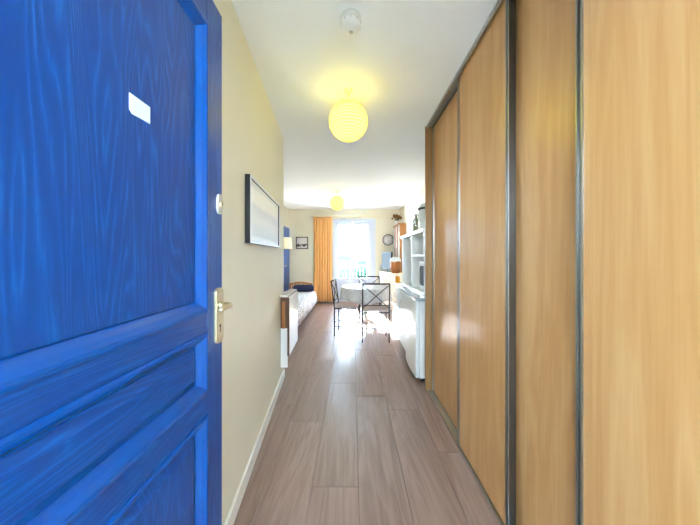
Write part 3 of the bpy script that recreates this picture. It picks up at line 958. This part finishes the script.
def make_chair():
    c = thing('metal_chair', (0, 0, 0))
    W, Dp, r = 0.195, 0.17, 0.0095
    # back posts run from floor to top, leaning back above the seat
    for s in (-1, 1):
        MB().tube([(s * W, -Dp, 0), (s * W, -Dp, 0.44), (s * W, -Dp - 0.03, 0.66), (s * W, -Dp - 0.055, 0.865)], r, 8).build('back_leg', 'iron', c)
        MB().tube([(s * (W - 0.005), Dp, 0), (s * (W - 0.005), Dp, 0.445)], r, 8).build('front_leg', 'iron', c)
        MB().tube([(s * W, -Dp, 0.15), (s * (W - 0.005), Dp, 0.15)], 0.006, 6).build('stretcher', 'iron', c)
    MB().tube([(-W, -Dp, 0.20), (W, -Dp, 0.20)], 0.006, 6).build('stretcher', 'iron', c)
    MB().tube([(-W + 0.005, Dp, 0.20), (W - 0.005, Dp, 0.20)], 0.006, 6).build('stretcher', 'iron', c)
    f = MB()
    f.box(-W, W, -Dp - 0.008, -Dp + 0.008, 0.425, 0.445); f.box(-W, W, Dp - 0.008, Dp + 0.008, 0.425, 0.445)
    f.box(-W - 0.006, -W + 0.008, -Dp, Dp, 0.425, 0.445); f.box(W - 0.008, W + 0.006, -Dp, Dp, 0.425, 0.445)
    f.build('seat_frame', 'iron', c)
    s_ = MB().box(-W - 0.002, W + 0.002, -Dp + 0.012, Dp + 0.02, 0.446, 0.485)
    s_.build('seat', 'seat_pad', c, bevel=0.014)
    yb = lambda z: -Dp - 0.055 * (z - 0.44) / 0.425
    MB().tube([(-W - 0.006, yb(0.865), 0.862), (W + 0.006, yb(0.865), 0.862)], 0.0125, 8).build('top_rail', 'iron', c)
    MB().tube([(-W, yb(0.555), 0.545), (W, yb(0.555), 0.545)], 0.007, 8).build('lower_rail', 'iron', c)
    for s in (-1, 1):
        MB().tube([(-s * W, yb(0.50), 0.50), (0, yb(0.67) + 0.004 * s, 0.68), (s * W, yb(0.85), 0.85)], 0.0065, 8).build('cross_bar', 'iron', c)
    return c
ch0 = make_chair()
def put(o, x, y, rz, label):
    o.location = (x, y, 0); o.rotation_euler = (0, 0, math.radians(rz))
    tag(o, label, 'chair', 'iron cross-back dining chairs')
copies = [copy_tree(ch0) for _ in range(2)]
put(ch0, 0.335, 4.12, 0, 'dark iron cross-back chair nearest the viewer, its back towards us')
put(copies[0], -0.10, 4.44, -97, 'dark iron chair seen side-on at the left of the round table')
put(copies[1], 0.315, 5.00, 180, 'dark iron chair behind the round table, its back to the window')

# ------------------------------------------------------------------ kitchenette
KXF = 0.615
fr_ = thing('refrigerator', (0.93, 2.975, 0), 'white under-counter refrigerator next to the wardrobe end', 'refrigerator')
FY0, FY1 = 2.705, 3.235
B(0.668, 1.25, FY0, FY1, 0.04, 0.835).build('body', 'gloss_white', fr_, bevel=0.006)
pr_ = []
for i in range(13):
    u = i / 12
    pr_.append((KXF + 0.022 - 0.022 * math.sin(math.pi * (0.12 + 0.76 * u)) , FY0 + (FY1 - FY0) * u))
poly = [(0.662, FY0)] + pr_ + [(0.662, FY1)]
dr = MB().prism(poly, 'z', 0.045, 0.835).build('door', 'gloss_white', fr_, bevel=0.008)
B(0.662, 0.668, FY0 + 0.01, FY1 - 0.01, 0.05, 0.83).build('door_seal', 'shelf_grey', fr_)
B(0.640, 0.652, FY1 - 0.06, FY1 - 0.02, 0.77, 0.825).build('handle', 'shelf_grey', dr)
B(0.69, 1.22, FY0 + 0.02, FY1 - 0.02, 0.012, 0.04).build('plinth', 'black', fr_)
for x in (0.70, 1.20):
    for y in (FY0 + 0.04, FY1 - 0.04):
        MB().lathe([(0.018, 0.0), (0.018, 0.012)], (x, y, 0), 12).build('foot', 'black', fr_)

bc = thing('base_cabinet', (0.95, 3.64, 0), 'white kitchen base cabinet between refrigerator and low crate', 'cabinet')
CY0, CYE = 3.245, 4.04
B(0.66, 1.27, CY0, CYE, 0.10, 0.835).build('body', 'gloss_white', bc)
for a, b in ((CY0 + 0.003, (CY0 + CYE) / 2 - 0.002), ((CY0 + CYE) / 2 + 0.002, CYE - 0.003)):
    d = B(0.640, 0.659, a, b, 0.105, 0.83).build('door', 'gloss_white', bc, bevel=0.002)
    yh = b - 0.05
    MB().tube([(0.640, yh, 0.66), (0.615, yh, 0.665), (0.615, yh, 0.765), (0.640, yh, 0.77)], 0.005, 8).build('handle', 'chrome', d)
B(0.70, 1.25, CY0, CYE, 0.0, 0.10).build('plinth', 'shelf_grey', bc)
tw = MB()
for j in range(9):
    for i in range(9):
        tw.v.append((0.606 - 0.004 * math.sin(i * 1.5) - 0.002 * j / 8, 3.59 - 0.005 + 0.15 * i / 8 - 0.09, 0.80 - 0.24 * j / 8))
for j in range(8):
    for i in range(8):
        a = j * 9 + i
        tw.f.append([a, a + 1, a + 10, a + 9]); tw.s.append(True)
two = tw.build('dish_towel', 'towel')
sm = two.modifiers.new('thick', 'SOLIDIFY'); sm.thickness = 0.004
tag(two, 'pale dish towel hanging on the white base cabinet', 'towel')

tag(B(0.605, RIGHT - 0.002, 2.58, 4.06, 0.838, 0.868).build('worktop', 'worktop_speckle', bevel=0.004), 'speckled grey kitchen worktop over refrigerator and cabinet', 'worktop')
sk = thing('serving_tray', (0.66, 3.65, 0.868), 'pale steel tray on the front of the grey worktop', 'tray')
B(0.618, 0.702, 3.38, 3.86, 0.8685, 0.871).build('base', 'aluminium', sk)
ri = MB()
for (a, b, c, d) in ((0.618, 0.702, 3.38, 3.386), (0.618, 0.702, 3.854, 3.86), (0.618, 0.624, 3.386, 3.854), (0.696, 0.702, 3.386, 3.854)):
    ri.box(a, b, c, d, 0.871, 0.880)
ri.build('rim', 'chrome', sk)

jar = thing('honey_jar', (0.66, 4.00, 0.868), 'glazed orange jar at the far end of the worktop', 'jar')
MB().lathe([(0.0, 0.8685), (0.028, 0.8685), (0.033, 0.88), (0.034, 0.95), (0.028, 0.968)], (0.662, 4.00, 0), 24).build('body', 'orange_glaze', jar)
MB().lathe([(0.030, 0.968), (0.030, 0.985), (0.0, 0.988)], (0.662, 4.00, 0), 24).build('lid', 'matt_white', jar)

# open shelf unit standing on the worktop
SX = 0.712; SB = RIGHT - 0.005
SY_0, SY_1 = 2.70, 3.90
su = thing('open_shelf_unit', (1.0, 3.3, 0.868), 'white open shelf unit standing on the kitchen worktop', 'shelf')
B(SX - 0.02, SB, SY_0 - 0.02, SY_1 + 0.03, 1.515, 1.55).build('top_board', 'gloss_white', su, bevel=0.002)
B(SX, SB, SY_0, SY_1, 0.870, 0.890).build('bottom_board', 'gloss_white', su)
for y in (SY_0, 3.29, SY_1 - 0.018):
    B(SX, SB - 0.01, y, y + 0.018, 0.891, 1.514).build('upright', 'gloss_white', su)
B(SX + 0.01, SB - 0.01, SY_0 + 0.018, 3.29, 1.265, 1.283).build('shelf', 'gloss_white', su)
B(SB - 0.009, SB, SY_0, SY_1, 0.891, 1.514).build('back_panel', 'shelf_grey', su)

mw = thing('microwave', (0.95, 2.96, 0.89), 'white microwave with dark window in the open shelf unit', 'microwave')
MX, MY0, MY1, MZ0, MZ1 = 0.765, 2.735, 3.13, 0.898, 1.205
B(MX + 0.02, 1.18, MY0, MY1, MZ0, MZ1).build('body', 'gloss_white', mw, bevel=0.008)
md = B(MX, MX + 0.02, MY0 + 0.09, MY1, MZ0, MZ1).build('door', 'gloss_white', mw, bevel=0.006)
pts = []
wy0, wy1, wz0, wz1, rr = MY0 + 0.12, MY1 - 0.035, MZ0 + 0.045, MZ1 - 0.045, 0.05
for (cy, cz, a0) in ((wy1 - rr, wz1 - rr, 0), (wy0 + rr, wz1 - rr, 90), (wy0 + rr, wz0 + rr, 180), (wy1 - rr, wz0 + rr, 270)):
    for k in range(7):
        th = math.radians(a0 + 15 * k)
        pts.append((cy + rr * math.cos(th), cz + rr * math.sin(th)))
MB().prism(pts, 'x', MX - 0.002, MX + 0.004).build('door_window', 'screen', md)
B(MX + 0.004, MX + 0.02, MY0, MY0 + 0.088, MZ0, MZ1).build('control_panel', 'shelf_grey', mw, bevel=0.003)
for z in (0.98, 1.11):
    MB().lathe([(0.022, MX + 0.005), (0.020, MX - 0.012), (0.0, MX - 0.013)], (0, MY0 + 0.044, z), 18, 'x').build('knob', 'gloss_white', mw)
for y in (MY0 + 0.05, MY1 - 0.05):
    for x in (0.82, 1.14):
        MB().lathe([(0.014, 0.8905), (0.014, 0.8985)], (x, y, 0), 10).build('foot', 'black', mw)

# jars on top of the shelf unit
cj = thing('glass_canister', (0.82, 2.98, 1.55), 'tall shiny canister with black collar and domed lid on top of the shelf unit', 'canister')
JX, JY = 0.845, 3.02
MB().lathe([(0.0, 1.5505), (0.105, 1.5505), (0.112, 1.56), (0.112, 1.765), (0.100, 1.785)], (JX, JY, 0), 32).build('body', 'clear_jar', cj)
MB().lathe([(0.103, 1.785), (0.117, 1.788), (0.117, 1.803), (0.103, 1.806)], (JX, JY, 0), 32).build('collar', 'black', cj)
li = MB().lathe([(0.108, 1.806), (0.103, 1.825), (0.080, 1.850), (0.045, 1.865), (0.0, 1.868)], (JX, JY, 0), 32).build('lid', 'clear_jar', cj)
MB().lathe([(0.008, 1.866), (0.008, 1.876), (0.018, 1.882), (0.014, 1.892), (0.0, 1.894)], (JX, JY, 0), 14).build('knob', 'chrome', li)
MB().tube([(JX - 0.11, JY + 0.02, 1.60), (JX - 0.14, JY + 0.03, 1.61), (JX - 0.145, JY + 0.03, 1.72), (JX - 0.11, JY + 0.02, 1.735)], 0.007, 8).build('handle', 'chrome', cj)
bt_ = thing('storage_bottle', (0.80, 3.42, 1.55), 'slim olive bottle beside the canister on the shelf unit', 'bottle')
MB().lathe([(0.0, 1.5505), (0.033, 1.5505), (0.036, 1.557), (0.036, 1.71), (0.022, 1.745), (0.014, 1.76)], (0.79, 3.40, 0), 20).build('body', 'olive', bt_)
MB().lathe([(0.016, 1.758), (0.016, 1.79), (0.0, 1.792)], (0.79, 3.40, 0), 14).build('cap', 'aluminium_dark', bt_)

# low slatted crate bench
cb = thing('slatted_bench', (0.93, 4.72, 0), 'low wooden slatted bench beyond the white base cabinet', 'bench')
for i in range(8):
    y = 4.36 + i * 0.093
    B(0.735, 0.752, y, y + 0.045, 0.03, 0.375).build('slat', 'brown_wood', cb)
B(0.752, 0.772, 4.34, 5.07, 0.05, 0.09).build('rail', 'brown_wood', cb)
B(0.752, 0.772, 4.34, 5.07, 0.32, 0.36).build('rail', 'brown_wood', cb)
for (x, y) in ((0.753, 4.345), (0.753, 5.035), (1.12, 4.345), (1.12, 5.035)):
    B(x + 0.02, x + 0.05, y, y + 0.03, 0.0, 0.376).build('leg', 'brown_wood', cb)
B(0.725, 1.18, 4.33, 5.085, 0.377, 0.40).build('seat', 'brown_wood', cb, bevel=0.003)

# ------------------------------------------------------------------ dresser with hutch in the far corner
ds = thing('dresser_hutch', (1.0, 6.78, 0), 'white dresser with brown wooden hutch in the far right corner', 'dresser')
DXa, DY0, DY1, DZ = 0.70, 6.22, 7.31, 0.83
B(DXa + 0.02, RIGHT - 0.003, DY0 + 0.02, DY1, 0.06, DZ).build('body', 'matt_white', ds)
B(DXa, RIGHT - 0.003, DY0, DY1, DZ, DZ + 0.025).build('top_board', 'shade_cloth', ds, bevel=0.003)
B(DXa + 0.05, RIGHT - 0.003, DY0 + 0.05, DY1, 0.0, 0.06).build('plinth', 'matt_white', ds)
for i in range(3):
    a = DY0 + 0.04 + i * 0.35; b = a + 0.33
    d = B(DXa, DXa + 0.02, a, b, 0.60, 0.80).build('drawer', 'matt_white', ds, bevel=0.003)
    MB().lathe([(0.006, DXa), (0.006, DXa - 0.012), (0.016, DXa - 0.018), (0.0, DXa - 0.026)], (0, (a + b) / 2, 0.70), 12, 'x').build('knob', 'brown_wood', d)
    d = B(DXa, DXa + 0.02, a, b, 0.09, 0.58).build('door', 'matt_white', ds, bevel=0.003)
    MB().lathe([(0.006, DXa), (0.006, DXa - 0.012), (0.016, DXa - 0.018), (0.0, DXa - 0.026)], (0, b - 0.04, 0.36), 12, 'x').build('knob', 'brown_wood', d)
UX = 1.135
UY0, UY1 = 6.52, 7.31
UZ0, UZ1 = DZ + 0.025, 2.02
B(UX, RIGHT - 0.004, UY0, UY0 + 0.022, UZ0, UZ1).build('side_panel', 'orange_wood', ds)
B(UX, RIGHT - 0.004, UY1 - 0.022, UY1, UZ0, UZ1).build('side_panel', 'orange_wood', ds)
B(RIGHT - 0.014, RIGHT - 0.004, UY0 + 0.022, UY1 - 0.022, UZ0, UZ1).build('back_panel', 'brown_wood', ds)
B(UX - 0.05, RIGHT - 0.004, UY0 - 0.02, UY1, UZ1, UZ1 + 0.03).build('cornice', 'orange_wood', ds, bevel=0.005)
for z in (1.15, 1.42, 1.70):
    B(UX + 0.01, RIGHT - 0.015, UY0 + 0.023, UY1 - 0.023, z, z + 0.018).build('shelf', 'rosy_wood', ds)
for i in range(5):
    y = UY0 + 0.011 + (UY1 - UY0 - 0.03) * i / 4
    pr = [(0.010, UZ0)]
    m_ = 14
    for k in range(1, m_):
        pr.append((0.024 if k % 2 else 0.015, UZ0 + (UZ1 - UZ0) * k / m_))
    pr.append((0.010, UZ1))
    MB().lathe(pr, (UX - 0.025, y, 0), 10).build('turned_post', 'matt_white' if i % 2 == 0 else 'rosy_wood', ds)
# crockery on hutch shelves
pl_group = 'white plates on the hutch shelves'
for zi, z in enumerate((1.168, 1.438, 1.718)):
    for yi in range(3):
        y = 6.66 + yi * 0.25
        p = MB().lathe([(0.0, 0.0), (0.055, 0.001), (0.085, 0.010), (0.10, 0.016), (0.098, 0.020), (0.055, 0.007), (0.0, 0.006)], (0, 0, 0), 24, 'x')
        a = math.radians(14)
        p.v = [(1.235 - (x * math.cos(a) + zz * math.sin(-a)) , y + yy, z + 0.1015 * math.cos(a) + zz * math.cos(a)) for x, yy, zz in p.v]
        o = p.build('plate', 'gloss_white')
        where = ('lower', 'middle', 'upper')[zi]; wh2 = ('near', 'centre', 'far')[yi]
        tag(o, f'white plate standing on the {where} hutch shelf, {wh2} end of the row', 'plate', pl_group)
# vase with dried flowers on the hutch
vs_ = thing('dried_bouquet', (1.12, 6.92, UZ1 + 0.03), 'brown dried flower bunch in a white vase on top of the hutch', 'vase')
VX, VY, VZ = 1.12, 6.92, UZ1 + 0.0305
MB().lathe([(0.0, VZ), (0.035, VZ), (0.042, VZ + 0.02), (0.038, VZ + 0.06), (0.022, VZ + 0.10), (0.028, VZ + 0.115)], (VX, VY, 0), 20).build('vase', 'gloss_white', vs_)
st = MB()
heads = []
for k in range(26):
    th = random.uniform(0, 2 * math.pi); rr = 0.13 * math.sqrt(random.random()); zz = random.uniform(0.19, 0.27) - rr * 0.25
    p = (VX + rr * math.cos(th), VY + rr * math.sin(th), VZ + zz)
    st.tube([(VX, VY, VZ + 0.09), ((VX + p[0]) / 2, (VY + p[1]) / 2, VZ + 0.13), p], 0.003, 5)
    heads.append(p)
st.build('stems', 'bark', vs_)
for p in heads:
    r_ = random.uniform(0.022, 0.034)
    MB().lathe([(0.0, -r_), (r_ * 0.7, -r_ * 0.6), (r_, 0), (r_ * 0.75, r_ * 0.55), (0.0, r_ * 0.8)], p, 8).build('flower_head', 'dried_flower', vs_)
# television
tv = thing('television', (0.86, 6.86, 0.8555), 'flat television angled on the white dresser', 'television')
tv.rotation_euler = (0, 0, math.radians(-63))
def tvp(mb, name, mat, **k):
    o = mb.build(name, mat, None, origin=(0, 0, 0), **k); o.parent = tv; return o
tvp(B(-0.21, 0.21, -0.012, 0.030, 0.07, 0.50), 'casing', 'black', bevel=0.006)
tvp(B(-0.197, 0.197, -0.014, -0.0115, 0.085, 0.485), 'screen', 'screen')
tvp(B(-0.03, 0.03, 0.0, 0.022, 0.014, 0.10), 'neck', 'black')
tvp(B(-0.11, 0.11, -0.06, 0.07, 0.0005, 0.014), 'foot', 'black', bevel=0.003)
# basket
bk = thing('wicker_basket', (1.01, 6.40, 0.855), 'rounded brown wicker basket on the near end of the dresser', 'basket')
BXc, BYc = 1.0, 6.365
MB().lathe([(0.0, 0.8555), (0.095, 0.8555), (0.120, 0.93), (0.130, 1.02), (0.122, 1.12), (0.108, 1.18), (0.102, 1.18), (0.116, 1.10), (0.122, 1.02), (0.112, 0.93), (0.0, 0.865)], (BXc, BYc, 0), 32).build('body', 'wicker', bk)
MB().tube([(BXc + 0.105 * math.cos(k * math.pi / 16), BYc + 0.105 * math.sin(k * math.pi / 16), 1.182) for k in range(32)], 0.010, 8, closed=True).build('rim', 'wicker', bk)
cloth = MB()
nn_ = 24
for i, (r, z) in enumerate([(0.0, 1.235), (0.05, 1.23), (0.10, 1.21), (0.121, 1.19), (0.127, 1.16), (0.133, 1.125)]):
    for k in range(nn_):
        th = 2 * math.pi * k / nn_
        w = max(0, i - 2) / 3
        cloth.v.append((BXc + (r + 0.006 * w * math.sin(5 * th)) * math.cos(th), BYc + (r + 0.006 * w * math.sin(5 * th)) * math.sin(th), z + 0.012 * w * math.sin(4 * th)))
for i in range(5):
    for k in range(nn_):
        l = (k + 1) % nn_
        cloth.f.append([i * nn_ + k, i * nn_ + l, (i + 1) * nn_ + l, (i + 1) * nn_ + k]); cloth.s.append(True)
o = cloth.build('white_cloth', 'towel')
sm = o.modifiers.new('thick', 'SOLIDIFY'); sm.thickness = 0.003
tag(o, 'white cloth laid over the wicker basket', 'cloth')
# small pale box behind the television
kb = thing('storage_box', (0.80, 7.1, 0.855), 'small pale box behind the television on the dresser', 'box')
B(0.725, 0.86, 7.17, 7.28, 0.8555, 0.99).build('body', 'shelf_grey', kb)
B(0.72, 0.865, 7.165, 7.285, 0.99, 1.03).build('lid', 'matt_white', kb)

# ------------------------------------------------------------------ outside
GZ = -7.0
struct('ground_outside', B(-40, 40, 8.5, 60, GZ - 0.2, GZ), 'concrete', 'grey street ground below the window', cat='ground')
def house(name, x0, x1, y, ztop, wallm, label, roof, wins, pitch=1.6):
    h = thing(name, ((x0 + x1) / 2, y + 4, GZ), label, 'building')
    B(x0, x1, y, y + 8, GZ, ztop).build('walls', wallm, h)
    if roof:
        MB().prism([(y - 0.3, ztop), (y + 8.3, ztop), (y + 4, ztop + pitch)], 'x', x0 - 0.2, x1 + 0.2).build('roof', 'roof_slate', h)
    else:
        B(x0 - 0.1, x1 + 0.1, y - 0.15, y + 8.1, ztop, ztop + 0.25).build('parapet', wallm, h)
    for (cx, cz, w, hh) in wins:
        fm = MB()
        fm.box(cx - w / 2, cx - w / 2 + 0.08, y - 0.06, y, cz - hh / 2, cz + hh / 2); fm.box(cx + w / 2 - 0.08, cx + w / 2, y - 0.06, y, cz - hh / 2, cz + hh / 2)
        fm.box(cx - w / 2, cx + w / 2, y - 0.06, y, cz + hh / 2 - 0.08, cz + hh / 2); fm.box(cx - w / 2, cx + w / 2, y - 0.10, y, cz - hh / 2 - 0.08, cz - hh / 2)
        fm.box(cx - 0.03, cx + 0.03, y - 0.05, y, cz - hh / 2, cz + hh / 2)
        wo = fm.build('window', 'window_white', h)
        B(cx - w / 2 + 0.07, cx + w / 2 - 0.07, y - 0.03, y - 0.005, cz - hh / 2, cz + hh / 2 - 0.07).build('pane', 'far_glass', wo)
house('town_house', -5.0, 0.2, 24, 1.15, 'facade_blue', 'lower bluish house with slate roof across the street', True,
      [(-1.05, -0.35, 0.9, 1.4), (-2.7, -0.35, 0.9, 1.4), (-0.3, -3.4, 0.8, 1.5), (-1.7, -3.4, 0.9, 1.5), (-0.15, -0.35, 0.4, 1.4)])
house('apartment_house', 0.62, 7.5, 27, 7.2, 'facade_cream', 'taller pale apartment house across the street on the right', False,
      [(1.25, 4.6, 0.8, 1.6), (2.6, 4.6, 0.8, 1.6), (1.25, 1.6, 0.8, 1.6), (2.6, 1.6, 0.8, 1.6), (1.25, -1.4, 0.8, 1.6), (2.6, -1.4, 0.8, 1.6), (4.0, 4.6, 0.8, 1.6), (4.0, 1.6, 0.8, 1.6)])
def tree(x, y, zc, r, label):
    t_ = thing('street_tree', (x, y, GZ), label, 'tree', 'street trees below the window')
    MB().tube([(x, y, GZ), (x + 0.1, y, GZ + 2.5), (x, y, zc)], [0.2, 0.16, 0.06], 8).build('trunk', 'bark', t_)
    fo = MB()
    for k in range(1400):
        d = Vector((random.gauss(0, 1), random.gauss(0, 1), random.gauss(0, 1))).normalized() * r * random.random() ** 0.4
        lump = 1 + 0.25 * math.sin(3 * d.x / r + 1) * math.cos(4 * d.z / r)
        c = Vector((x, y, zc)) + Vector((d.x, d.y, d.z * 1.1)) * lump
        a = Vector((random.gauss(0, 1), random.gauss(0, 1), random.gauss(0, 1))).normalized()
        b = a.orthogonal().normalized()
        s = 0.13
        fo.add([c + a * s, c + b * s * 0.6, c - a * s, c - b * s * 0.6], [(0, 1, 2, 3)])
    o = fo.build('foliage', 'leaf', t_); tag(o, kind='stuff')
tree(-0.75, 17, -0.35, 0.95, 'left leafy tree seen low through the window')
tree(0.85, 18.5, -0.1, 1.05, 'right leafy tree seen low through the window')
